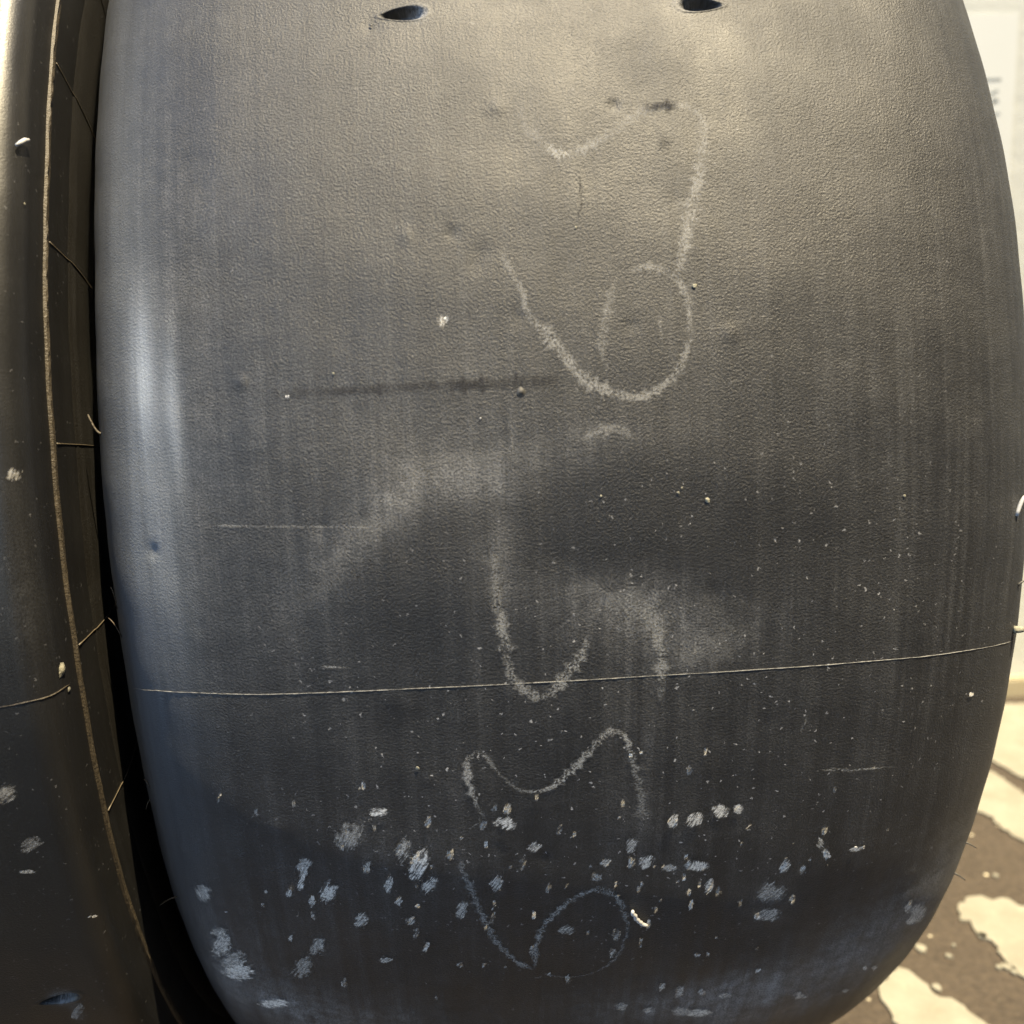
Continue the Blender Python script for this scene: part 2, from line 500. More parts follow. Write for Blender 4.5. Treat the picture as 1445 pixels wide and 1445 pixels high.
def scuff(surf, px, py, w_px, h_px, op, parent, ang=60, m=None, lift=LIFT + 0.0002):
    """a patch of scraped white residue lying on the tread; its streaks run at ang (photo degrees)"""
    q = surf.sp(px, py)
    if q is None: return None
    V = []; F = []; uvs = []; suv = []; dr = []
    n = 7; a = math.radians(ang)
    for j in range(n):
        for i in range(n):
            fx, fy = -1.3 + 2.6 * i / (n - 1), -1.3 + 2.6 * j / (n - 1)
            # lean the patch along its streaks
            gx = px + fx * w_px / 2 + fy * h_px / 2 * 0.45 * math.cos(a) * (1 if h_px > w_px * 0.7 else 0.2)
            gy = py - fy * h_px / 2
            r = surf.sp(gx, gy)
            if r is None: return None
            V.append(surf.loc(r[0], r[1], lift)); uvs.append((fx, fy)); suv.append((r[0], r[1] * R_T))
            ca, sa = math.cos(a), math.sin(a)
            dr.append((-(r[0] * sa) + r[1] * R_T * ca, r[0] * ca + r[1] * R_T * sa))
    for j in range(n - 1):
        for i in range(n - 1):
            F.append((j * n + i, j * n + i + 1, (j + 1) * n + i + 1, (j + 1) * n + i))
    me = mesh_from('scuff_mark', V, F)
    for nm, data in (('stroke', uvs), ('surface', suv), ('drag', dr)):
        u = me.uv_layers.new(name=nm)
        for lp in me.loops: u.data[lp.index].uv = data[lp.vertex_index]
    at = me.attributes.new('pressure', 'FLOAT', 'POINT')
    at.data.foreach_set('value', [op] * len(V))
    return link('scuff_mark', me, m or SCUFF, parent)


# ------------------------------------------------------------------ ground, wall
def ground_material():
    m, t = mat('brown_yard_floor'); b = NB(t)
    out = b.n('ShaderNodeOutputMaterial'); pr = b.n('ShaderNodeBsdfPrincipled')
    t.links.new(pr.outputs[0], out.inputs[0])
    oc = b.n('ShaderNodeTexCoord').outputs['Object']
    a = b.ramp(b.noise(oc, 26, 5, 0.6), 0.3, 0.7)
    c = b.mix(a, (0.022, 0.0158, 0.0112), (0.038, 0.0285, 0.0205))
    f = b.ramp(b.noise(oc, 240, 4, 0.65), 0.35, 0.75)
    c = b.mix(b.math('MULTIPLY', f, 0.6), c, (0.085, 0.065, 0.046))
    crumbs = b.n('ShaderNodeTexVoronoi', {'Vector': oc, 'Scale': 120.0})
    sep = b.n('ShaderNodeSeparateColor', {0: crumbs.outputs['Color']})
    k = b.math('MULTIPLY', b.ramp(crumbs.outputs['Distance'], 0.26, 0.18), b.math('GREATER_THAN', sep.outputs[0], 0.93))
    c = b.mix(k, c, (0.55, 0.50, 0.38))
    t.links.new(c, pr.inputs['Base Color']); pr.inputs['Roughness'].default_value = 0.85
    bn = b.n('ShaderNodeBump', {'Strength': 1.0, 'Distance': 0.002, 'Height': b.noise(oc, 180, 5, 0.65)})
    t.links.new(bn.outputs[0], pr.inputs['Normal'])
    return m


def cream_material():
    m, t = mat('worn_cream_paint'); b = NB(t)
    out = b.n('ShaderNodeOutputMaterial'); pr = b.n('ShaderNodeBsdfPrincipled')
    t.links.new(pr.outputs[0], out.inputs[0])
    oc = b.n('ShaderNodeTexCoord').outputs['Object']
    a = b.ramp(b.noise(oc, 45, 4, 0.6), 0.3, 0.7)
    c = b.mix(a, (0.165, 0.156, 0.126), (0.215, 0.208, 0.175))
    wear = b.ramp(b.noise(oc, 170, 5, 0.75), 0.56, 0.68)
    c = b.mix(b.math('MULTIPLY', wear, 0.7), c, (0.30, 0.26, 0.20))
    t.links.new(c, pr.inputs['Base Color']); pr.inputs['Roughness'].default_value = 0.75
    return m


g = mesh_from('ground', [(-60, -60, 0), (60, -60, 0), (60, 60, 0), (-60, 60, 0)], [(0, 1, 2, 3)], False)
yard = link('yard', g, plain('grey_yard_asphalt', (0.050, 0.054, 0.062), 0.85, 0.25, 60, 0.002, 200)); tag(yard, kind='structure')
CREAM = cream_material()
WY = on_ground(1440, 988).y                                            # the wall stands just behind the tyres
g = mesh_from('floor', [(-4, -0.34, 0.004), (4, -0.34, 0.004), (4, WY - 0.001, 0.004), (-4, WY - 0.001, 0.004),
                        (-4, -0.34, 0), (4, -0.34, 0)], [(0, 1, 2, 3), (4, 5, 1, 0)], False)
ground = link('floor', g, ground_material()); tag(ground, kind='structure')


def paint_patch(pts, px=True, z0=0.004, h=0.0016, rough=0.0006):
    P = [on_ground(*p) if px else Vector((*p, 0)) for p in pts]
    out = []; dist0 = 0.0; ph = [rnd.uniform(0, 6) for _ in range(3)]
    for i in range(len(P)):                                            # ragged, chipped outline
        a, b2 = P[i], P[(i + 1) % len(P)]
        n = max(1, int((b2 - a).length / 0.0028))
        nn = Vector((-(b2 - a).y, (b2 - a).x, 0)).normalized()
        for k in range(n):
            q = a.lerp(b2, k / n)
            arc = (b2 - a).length * k / n + dist0
            q = q + nn * (rough * (1.5 * math.sin(arc * 480 + ph[0]) * math.sin(arc * 171 + ph[1]) + 0.9 * math.sin(arc * 1250 + ph[2])) + rnd.uniform(-rough, rough) * 0.7)
            out.append(q)
        dist0 += (b2 - a).length
    n = len(out)
    bm = bmesh.new()
    top = [bm.verts.new((q.x, q.y, z0 + h)) for q in out]
    bot = [bm.verts.new((q.x, q.y, z0 + 0.0002)) for q in out]
    bm.faces.new(top)
    for i in range(n): bm.faces.new((bot[i], bot[(i + 1) % n], top[(i + 1) % n], top[i]))
    bmesh.ops.recalc_face_normals(bm, faces=bm.faces)
    bmesh.ops.triangulate(bm, faces=[f for f in bm.faces if len(f.verts) > 4])
    me = bpy.data.meshes.new('paint_patch'); bm.to_mesh(me); bm.free()
    return link('paint_patch', me, CREAM, ground)


paint_patch([(1350, 1292), (1364, 1277), (1384, 1275), (1399, 1281), (1414, 1277), (1429, 1285), (1445, 1291), (1600, 1345), (1760, 1400),
             (1700, 1520), (1560, 1450), (1445, 1392), (1432, 1382), (1412, 1360), (1399, 1338), (1386, 1334), (1373, 1325), (1369, 1311), (1356, 1310)])
paint_patch([(1240, 1402), (1253, 1388), (1266, 1378), (1281, 1381), (1294, 1392), (1307, 1403), (1326, 1420), (1341, 1422), (1360, 1433), (1373, 1445),
             (1450, 1500), (1560, 1590), (1420, 1640), (1300, 1520), (1253, 1437), (1244, 1424)])
paint_patch([(1300, 1120), (1383, 1156), (1399, 1163), (1415, 1180), (1432, 1190), (1445, 1198), (1560, 1240), (1700, 1270), (1700, 1190), (1560, 1150),
             (1445, 1130), (1420, 1112), (1401, 1098), (1330, 1085)])
paint_patch([(1330, 1062), (1401, 1082), (1425, 1097), (1445, 1108), (1560, 1140), (1720, 1165), (1720, 1050), (1600, 1030), (1445, 1000), (1380, 1003)])
for (x, y, r) in ((0.62, -0.12, 0.05), (0.75, 0.05, 0.06), (0.58, -0.24, 0.045), (0.9, -0.2, 0.07), (-0.75, -0.2, 0.06)):
    k = rnd.randint(8, 11); a0 = rnd.uniform(0, 6)
    paint_patch([(x + r * rnd.uniform(0.6, 1.2) * math.cos(a0 + 6.283 * i / k) * 1.5, y + r * rnd.uniform(0.6, 1.2) * math.sin(a0 + 6.283 * i / k)) for i in range(k)], px=False)
for (px, py, r) in ((1298, 1349, 0.0036), (1385, 1331, 0.003), (1419, 1376, 0.0034), (1322, 1405, 0.003), (1405, 1246, 0.0018), (1338, 1360, 0.0018), (1345, 1345, 0.0014), (1408, 1376, 0.0018), (1430, 1383, 0.0022)):
    c = on_ground(px, py)
    paint_patch([(c.x + r * rnd.uniform(0.6, 1.2) * math.cos(i * 0.9), c.y + r * rnd.uniform(0.6, 1.2) * math.sin(i * 0.9)) for i in range(7)], px=False, rough=0.0002)

WALL = plain('white_wall_render', (0.45, 0.465, 0.45), 0.8, 0.04, 6, 0.0006, 90)
wall = bpy.data.objects.new('wall', None); COL.objects.link(wall); wall.location = (0, WY, 0)
tag(wall, 'white rendered wall with a low cream skirting right behind the tyres', 'wall')


def box(name, lo, hi, m, parent, bev=0.0):
    bm = bmesh.new()
    bmesh.ops.create_cube(bm, size=1)
    for v in bm.verts: v.co = Vector([lo[i] + (v.co[i] + 0.5) * (hi[i] - lo[i]) for i in range(3)])
    if bev: bmesh.ops.bevel(bm, geom=bm.edges[:], offset=bev, segments=2, affect='EDGES')
    me = bpy.data.meshes.new(name); bm.to_mesh(me); bm.free()
    return link(name, me, m, parent)


box('wall_face', (-3.0, 0.012, 0.0), (3.0, 0.20, 2.2), WALL, wall)
sk = on_ground(1440, 957); dsk = ray(1440, 957); tk = (WY - cam_pos.y) / dsk.y; zsk = (cam_pos + dsk * tk).z
box('skirting', (-3.0, 0.0, 0.0), (3.0, 0.0118, max(0.01, zsk)), plain('cream_skirting', (0.34, 0.30, 0.21), 0.6, 0.08, 20), wall, 0.002)


def on_wall(px, py, y):
    d = ray(px, py); t = (y - cam_pos.y) / d.y
    return cam_pos + d * t


# added unseen blocker that keeps sky light off the right side
sky_blocker = bpy.data.objects.new('sky_blocker', None); COL.objects.link(sky_blocker); sky_blocker.location = (1.35, -1.3, 0)
tag(sky_blocker, 'added unseen grey boarded blocker keeping sky light off the right of the tyres', 'sky_blocker')
BLOCKER_GREY = plain('blocker_grey', (0.055, 0.056, 0.060), 0.7, 0.3, 30)
for k in range(26):
    box('blocker_slat', (0.0 + 0.004 * (k % 2), -2.0 + k * 0.14, 0), (0.02 + 0.004 * (k % 2), -1.863 + k * 0.14, 2.6), BLOCKER_GREY, sky_blocker)
for k in range(12):
    box('blocker_slat', (-1.66 + k * 0.14, -1.02 - 0.004 * (k % 2), 0), (-1.523 + k * 0.14, -1.0 - 0.004 * (k % 2), 2.6), BLOCKER_GREY, sky_blocker)
box('blocker_top', (-2.3, -1.9, 2.6), (0.0, 0.05, 2.66), BLOCKER_GREY, sky_blocker)  # added overhead to shade the floor in front

# printed notice on the wall
NY = WY + 0.012
a = on_wall(1437, 20, NY); b_ = on_wall(1433, 335, NY)
notice = bpy.data.objects.new('paper_notice', None); COL.objects.link(notice)
notice.location = (a.x - 0.105, NY, b_.z)
tag(notice, 'white paper notice with grey print stuck on the wall beside the tyre', 'notice')
hN = a.z - b_.z
box('paper_sheet', (-0.105, -0.0012, 0), (0.105, -0.0003, hN), plain('white_paper', (0.52, 0.54, 0.54), 0.7, 0.02, 10), notice)
INK = plain('grey_ink', (0.22, 0.24, 0.25), 0.7, 0.1, 200)
for seg in ([(1378, 113), (1413, 112)], [(1394, 134), (1409, 128)], [(1400, 139), (1409, 144)], [(1400, 147), (1408, 140)], [(1403, 162), (1411, 160)], [(1330, 136), (1390, 133)], [(1330, 162), (1392, 160)]):
    P = [on_wall(*p, NY - 0.0014) - notice.location for p in seg]
    d = (P[1] - P[0]).normalized(); nrm = Vector((-d.z, 0, d.x)) * 0.0010
    link('printed_mark', mesh_from('printed_mark', [P[0] - nrm, P[1] - nrm, P[1] + nrm, P[0] + nrm], [(0, 1, 2, 3)], False), INK, notice)


# ------------------------------------------------------------------ the tyres
def gauss_blob(surf, px, py, wx, wy, ang, amp):
    """a stain with its own centre and spread on the tread"""
    q = surf.sp(px, py)
    if q is None: return None
    m = surf.scale(px, py)
    q2 = surf.sp(px, py + 6); my = abs(q2[1] - q[1]) * R_T / 6 if q2 else m
    return (q[0], q[1] * R_T, wx * m, wy * max(my, m), math.radians(ang), amp)


def blob_field(blobs, base=0.0):
    bl = [x for x in blobs if x]
    def fn(SS, PP):
        T = PP * R_T; out = np.full(SS.shape, base, float)
        for (s, t, a, b, an, amp) in bl:
            x = SS - s; y = T - t
            c, sn = math.cos(an), math.sin(an)
            e = ((x * c + y * sn) / a) ** 2 + ((-x * sn + y * c) / b) ** 2
            out += amp * np.exp(-e)
        return np.clip(out, 0, 1)
    return fn


def carcass(parent):
    """sidewalls down to the bead, bead rings and the hollow inner liner"""
    x0, r0 = PA[-1], PRR[-1]
    for sgn in (-1, 1):
        prof = [(x0 - 0.0003, r0 + 0.0005), (x0 - 0.0008, r0 - 0.012), (x0 - 0.004, r0 - 0.026), (x0 - 0.010, r0 - 0.040),
                (x0 - 0.016, r0 - 0.052), (x0 - 0.020, r0 - 0.060), (x0 - 0.020, r0 - 0.066), (x0 - 0.024, r0 - 0.070), (x0 - 0.036, r0 - 0.071),
                (x0 - 0.040, r0 - 0.066), (x0 - 0.034, r0 - 0.058), (x0 - 0.020, r0 - 0.030), (x0 - 0.010, r0)]
        prof = [(sgn * x, r) for x, r in prof]
        if sgn < 0: prof = prof[::-1]
        link('sidewall', lathe('sidewall', prof, 200), RUBBER_DARK, parent)
    lin = [(-x0 + 0.010, r0), (-x0 + 0.016, R_T - 0.026), (-x0 + 0.03, R_T - 0.014), (x0 - 0.03, R_T - 0.014), (x0 - 0.016, R_T - 0.026), (x0 - 0.010, r0)]
    link('inner_liner', lathe('inner_liner', lin, 160, closed=False), RUBBER_DARK, parent)


def s_at_r(r, side):
    k = len(PS) // 2
    return side * float(np.interp(-r, -PRR[k:], PS[k:]))


def ridge(parent, side, surf):
    """raised mould ridge with a torn edge that rings the shoulder"""
    s = abs(s_at_r(0.2795, 1)); V = []; F = []; n = 720
    prof = [(-0.0014, -0.0003), (-0.0009, 0.0006), (-0.0005, 0.0007), (-0.0001, 0.0002), (0.0006, 0.0003), (0.0012, 0.0002), (0.0016, -0.0003)]
    tear = [0.0]
    for j in range(n): tear.append(tear[-1] * 0.8 + rnd.uniform(-1, 1) * 0.0003)
    for j in range(n):
        p = 2 * math.pi * j / n
        for i, (ds, h) in enumerate(prof):
            jit = rnd.uniform(0.75, 1.25)
            ss = s + ds + (tear[j] if i in (2, 3, 4) else 0)
            V.append(surf.loc(side * ss, p, h * jit))
    k = len(prof)
    for j in range(n):
        for i in range(k - 1):
            F.append((j * k + i, j * k + i + 1, ((j + 1) % n) * k + i + 1, ((j + 1) % n) * k + i))
    link('mould_ridge', mesh_from('mould_ridge', V, F, False), FLASH, parent)


def band(parent, side, surf):
    """slightly raised flat band lower on the sidewall"""
    V = []; F = []; n = 360
    sa, sb = abs(s_at_r(0.2665, 1)), float(PS[-1])
    prof = [(sa - 0.0006, -0.0003), (sa + 0.0012, 0.0003)] + [(sa + (sb - sa) * t, 0.0003) for t in (0.3, 0.6, 1.0)] + [(sb + 0.0004, -0.0003)]
    for j in range(n):
        for (ss, h) in prof: V.append(surf.loc(side * min(ss, sb), 2 * math.pi * j / n, h))
    k = len(prof)
    for j in range(n):
        for i in range(k - 1): F.append((j * k + i, j * k + i + 1, ((j + 1) % n) * k + i + 1, ((j + 1) % n) * k + i))
    me = mesh_from('sidewall_band', V, F)
    ul = me.uv_layers.new(name='surface')
    for lp in me.loops:
        v = lp.vertex_index; ul.data[lp.index].uv = (prof[v % k][0], (v // k) * 2 * math.pi / n * R_T)
    link('sidewall_band', me, BAND, parent)


def bump_dot(surf, px, py, r_px, parent, m, name='rubber_pip', h=0.26, sink=0.0):
    q = surf.sp(px, py)
    if q is None: return
    r = 0.72 * r_px * surf.scale(px, py)
    c = surf.loc(q[0], q[1], -r * 0.15 + 0.0003); nrm = (surf.loc(q[0], q[1], 0.01) - surf.loc(q[0], q[1], 0)).normalized()
    a = nrm.orthogonal().normalized(); b2 = nrm.cross(a); V = []; F = []
    for j, (f, z) in enumerate(((1.0, 0.0), (0.86, 0.45), (0.5, 0.85))):
        for k in range(8):
            t = k / 8 * 6.2832; jit = rnd.uniform(0.5, 1.3)
            V.append(c + (a * math.cos(t) + b2 * math.sin(t)) * r * f * jit + nrm * r * z * h)
    V.append(c + nrm * r * h)
    for j in range(2):
        for k in range(8): F.append((j * 8 + k, j * 8 + (k + 1) % 8, (j + 1) * 8 + (k + 1) % 8, (j + 1) * 8 + k))
    for k in range(8): F.append((16 + k, 16 + (k + 1) % 8, 24))
    return link(name, mesh_from(name, V, F), m, parent)


def seam_line(surf, pts, parent, rad=0.000115, m=None, name='mould_seam', lift=0.00004):
    path = smooth_path([(x, y, 0) for x, y in pts], 6); P = []; tp = []
    for p in path:
        q = surf.sp(p[0], p[1])
        if q: P.append(surf.loc(q[0], q[1], lift + rnd.uniform(-0.00004, 0.00004))); tp.append(rnd.choice((0.5, 0.8, 0.9, 1.0, 1.15)))
    return link(name, tube(P, rad, 5, tp), m or SEAM, parent)


MAIN_LOC = Vector((0, 0, R_T))
SM = Surface(MAIN_LOC)
LEFT_LOC = Vector((-0.2620, 0, R_T))

# --- main tyre
tyre = bpy.data.objects.new('slick_tyre', None); COL.objects.link(tyre); tyre.location = MAIN_LOC
tag(tyre, 'large treadless black tyre with faded chalk writing and white scuffs across its tread', 'tyre', 'tyres standing by the wall')

h1 = SM.sp(570, 19); h2 = SM.sp(987, 7)
holes = [(h1[0], h1[1], 0.0058, 0.0020, math.pi + 0.04, 0.0026), (h2[0], h2[1], 0.0058, 0.0020, 0.0, 0.0026)]
dents = []
for (px, py, r, d) in ((523, 36, 0.002, 0.0003), (700, 152, 0.002, -0.0004), (868, 148, 0.0012, 0.0009), (340, 540, 0.0016, -0.0005), (215, 778, 0.002, 0.0006), (900, 70, 0.003, 0.0003),
                       (640, 330, 0.0016, 0.0004), (892, 460, 0.0016, 0.0003), (1030, 470, 0.002, -0.0003), (573, 333, 0.0015, -0.0003), (450, 745, 0.002, 0.0003), (1010, 840, 0.003, 0.0003)):
    q = SM.sp(px, py); dents.append((q[0], q[1], r, d))
for i in range(70):
    dents.append((rng.uniform(-0.11, 0.11), math.radians(rng.uniform(-50, 42)), rng.uniform(0.0012, 0.003), rng.uniform(-0.00025, 0.0003)))
G = lambda *a: gauss_blob(SM, *a)
dust_sheen_b = [G(588, 19, 14, 10, 0, .9), G(965, 8, 8, 8, 0, .4),  # pale slot ends are painted sky reflections
          G(860, 850, 110, 45, 0, 0.22), G(990, 905, 85, 38, 15, 0.18), G(930, 870, 50, 60, 0, 0.12), G(715, 800, 26, 120, 0, 0.13), G(600, 690, 100, 34, 28, 0.13), G(470, 780, 26, 115, -40, 0.09),
          G(700, 680, 60, 28, 0, 0.14), G(790, 640, 160, 30, 8, 0.10), G(560, 600, 150, 60, 0, 0.05), G(850, 608, 60, 14, 0, 0.10), G(560, 710, 30, 30, 0, 0.08), G(640, 650, 40, 50, 20, 0.07),
          G(250, 560, 170, 480, 0, 0.075),  # sky-lit gradient of the left side, painted in as pale tone
          G(575, 840, 90, 90, 0, -0.06), G(880, 735, 110, 65, 0, -0.08), G(1150, 730, 90, 110, 0, -0.04), G(760, 545, 190, 16, 4, -0.04), G(1050, 880, 60, 40, 0, 0.05),
          G(1180, 1355, 170, 40, 30, 0.48), G(1290, 1300, 50, 50, 0, 0.3), G(1000, 1412, 130, 26, 0, 0.45), G(1120, 1420, 90, 20, 10, 0.3), G(350, 1390, 55, 55, 0, 0.2), G(430, 1432, 130, 26, 0, 0.4), G(300, 1320, 26, 60, 0, 0.12),
          G(560, 1190, 60, 45, 20, 0.07), G(495, 1178, 25, 20, 0, 0.12), G(1090, 1265, 60, 40, 0, 0.12), G(640, 1260, 300, 110, 0, 0.03), G(230, 560, 40, 150, 0, 0.06), G(470, 1270, 80, 60, 0, 0.06),
          G(1255, 650, 12, 70, 0, 0.09), G(1235, 560, 8, 40, 0, 0.06), G(930, 1190, 200, 50, 0, 0.03), G(905, 1140, 24, 60, 0, 0.08), G(1380, 640, 10, 80, 0, 0.05)]
polish_sheen_b = [G(203, 530, 24, 95, 0, 0.75), G(246, 575, 14, 85, 0, 0.6), G(215, 720, 34, 150, 0, 0.32), G(170, 330, 26, 180, 0, 0.12), G(190, 900, 40, 200, 0, 0.15)]  # blue-white sky reflection on the left shoulder, painted in
speck_b = [G(800, 1180, 420, 190, 0, 0.55), G(1100, 1080, 260, 200, 0, 0.5), G(930, 720, 130, 80, 0, 0.45), G(1200, 800, 180, 180, 0, 0.35), G(600, 1050, 250, 120, 0, 0.35), G(700, 900, 400, 120, 0, 0.22)]


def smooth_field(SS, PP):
    return np.clip((np.abs(SS) - 0.098) / 0.045, 0, 1) * np.where(SS > 0, 0.4, 1.0)  # smooth zone; also scales the painted shoulder light, weaker on the right


me = build_tread(holes, dents, {'dust_sheen': blob_field(dust_sheen_b, 0.045), 'polish_sheen': blob_field(polish_sheen_b), 'speckle': blob_field(speck_b, 0.05), 'smoothness': smooth_field})
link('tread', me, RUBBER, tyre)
carcass(tyre)

seam_line(SM, [(187, 972), (260, 977), (380, 980), (520, 975), (720, 965), (900, 955), (1100, 943), (1300, 927), (1390, 914), (1428, 905)], tyre)
stroke(SM, [(380, 557, 12, .3), (480, 552, 14, .55), (600, 545, 16, .6), (700, 541, 18, .7), (790, 536, 22, .4)], tyre, 'rub_line', DARKRUB, 0.0002)
stroke(SM, [(820, 246, 3, .7), (819, 280, 3, .9), (818, 318, 3, .6)], tyre, 'rub_line', DARKRUB, 0.0002)
stroke(SM, [(905, 154, 8, .7), (930, 149, 13, 1), (960, 147, 8, .7)], tyre, 'rub_line', DARKRUB, 0.0005)
stroke(SM, [(928, 186, 14, .3), (938, 203, 22, .45), (946, 215, 8, .3)], tyre, 'rub_line', DARKRUB, 0.0005)
# faded chalk figures, top to bottom
CH = [
    [(727, 145, 10, .3), (742, 180, 11, .45), (766, 204, 14, .9), (786, 219, 16, 1.2), (806, 218, 15, 1.1), (832, 206, 14, .8), (860, 190, 14, .55), (885, 172, 14, .6), (912, 156, 15, .55), (945, 148, 13, .5),
     (972, 152, 10, .6), (987, 162, 10, .7), (992, 195, 14, .75), (985, 250, 19, .85), (975, 300, 22, .95), (966, 345, 20, .9), (959, 372, 17, .85), (952, 392, 15, .7)],
    [(703, 352, 8, .35), (719, 380, 11, .6), (735, 407, 11, .7), (745, 442, 12, .8), (763, 463, 16, .95), (783, 487, 19, 1), (804, 511, 20, 1), (825, 535, 18, .95), (860, 553, 16, .95), (894, 561, 14, .95),
     (922, 554, 13, .95), (946, 535, 13, .9), (962, 511, 11, .85), (972, 480, 9, .75), (973, 442, 9, .75), (967, 414, 13, .85), (953, 393, 14, .85), (932, 380, 12, .8), (908, 377, 10, .75), (884, 385, 7, .5)],
    [(871, 392, 5, .35), (861, 418, 11, .45), (855, 449, 14, .6), (849, 483, 14, .6), (852, 505, 8, .35), (856, 530, 6, .25)],
    [(928, 440, 6, .2), (932, 460, 6, .5), (934, 494, 5, .25)],
    [(815, 622, 10, .2), (849, 608, 15, .5), (877, 607, 15, .45), (904, 626, 10, .2)],
    [(699, 770, 9, .25), (700, 823, 16, .35), (704, 864, 20, .75), (711, 899, 17, .85), (719, 944, 15, .85), (731, 965, 15, .9), (752, 980, 13, .8), (770, 980, 12, .7), (787, 968, 15, .85), (801, 948, 16, .95),
     (815, 930, 15, .9), (827, 909, 8, .8), (830, 890, 5, .5)],
    [(895, 846, 22, .2), (915, 866, 24, .35), (928, 895, 20, .6), (932, 930, 17, .8), (934, 958, 15, .8), (935, 992, 11, .35)],
    [(683, 1156, 7, .25), (669, 1125, 9, .75), (661, 1101, 10, .8), (659, 1077, 8, .75), (669, 1063, 6, .7), (681, 1063, 6, .55), (692, 1077, 6, .45), (706, 1093, 5, .3), (726, 1110, 6, .4), (744, 1116, 6, .6),
     (771, 1113, 9, 1), (792, 1099, 11, 1), (813, 1079, 12, .9), (837, 1053, 11, .85), (858, 1034, 10, .85), (875, 1032, 9, .8), (886, 1046, 9, .75), (891, 1066, 10, .65), (899, 1098, 12, .5), (906, 1129, 14, .45), (903, 1156, 16, .35)],
    [(647, 1205, 7, .2), (652, 1225, 8, .5), (664, 1253, 11, .65), (681, 1291, 10, .75), (699, 1326, 9, .7), (726, 1354, 8, .8), (753, 1368, 8, .9)],
    [(753, 1366, 8, .9), (758, 1329, 9, .85), (771, 1302, 9, .9), (796, 1278, 10, .95), (820, 1262, 9, .9), (844, 1255, 9, .8), (865, 1262, 9, .75), (879, 1281, 8, .7), (884, 1305, 8, .65), (879, 1333, 6, .5), (861, 1357, 5, .5),
     (834, 1373, 4, .45), (799, 1378, 4, .35), (765, 1373, 4, .3)],
]
for i, st in enumerate(CH):
    k = 0.52 if i < 4 else 0.7 if i < 7 else 1.0                         # the upper figures are rubbed almost away
    stroke(SM, [(a, b, c, d * k) for a, b, c, d in st], tyre)
# broad dusty wipes with one sharper edge
for st in ([(612, 668, 30, .1), (575, 700, 44, .2), (530, 742, 50, .26), (480, 795, 52, .24), (425, 862, 40, .1)], [(930, 926, 30, .08), (985, 924, 44, .22), (1030, 908, 44, .18), (1060, 880, 34, .08)],
           [(690, 745, 30, .1), (694, 800, 34, .2), (700, 860, 26, .1)], [(800, 838, 34, .1), (860, 838, 48, .2), (905, 858, 50, .22), (930, 905, 40, .1)], [(560, 668, 24, .08), (640, 656, 34, .18), (720, 640, 30, .12), (790, 622, 22, .1)]):
    stroke(SM, [(a, b, c, d * 0.65) for a, b, c, d in st], tyre, 'dust_wipe')
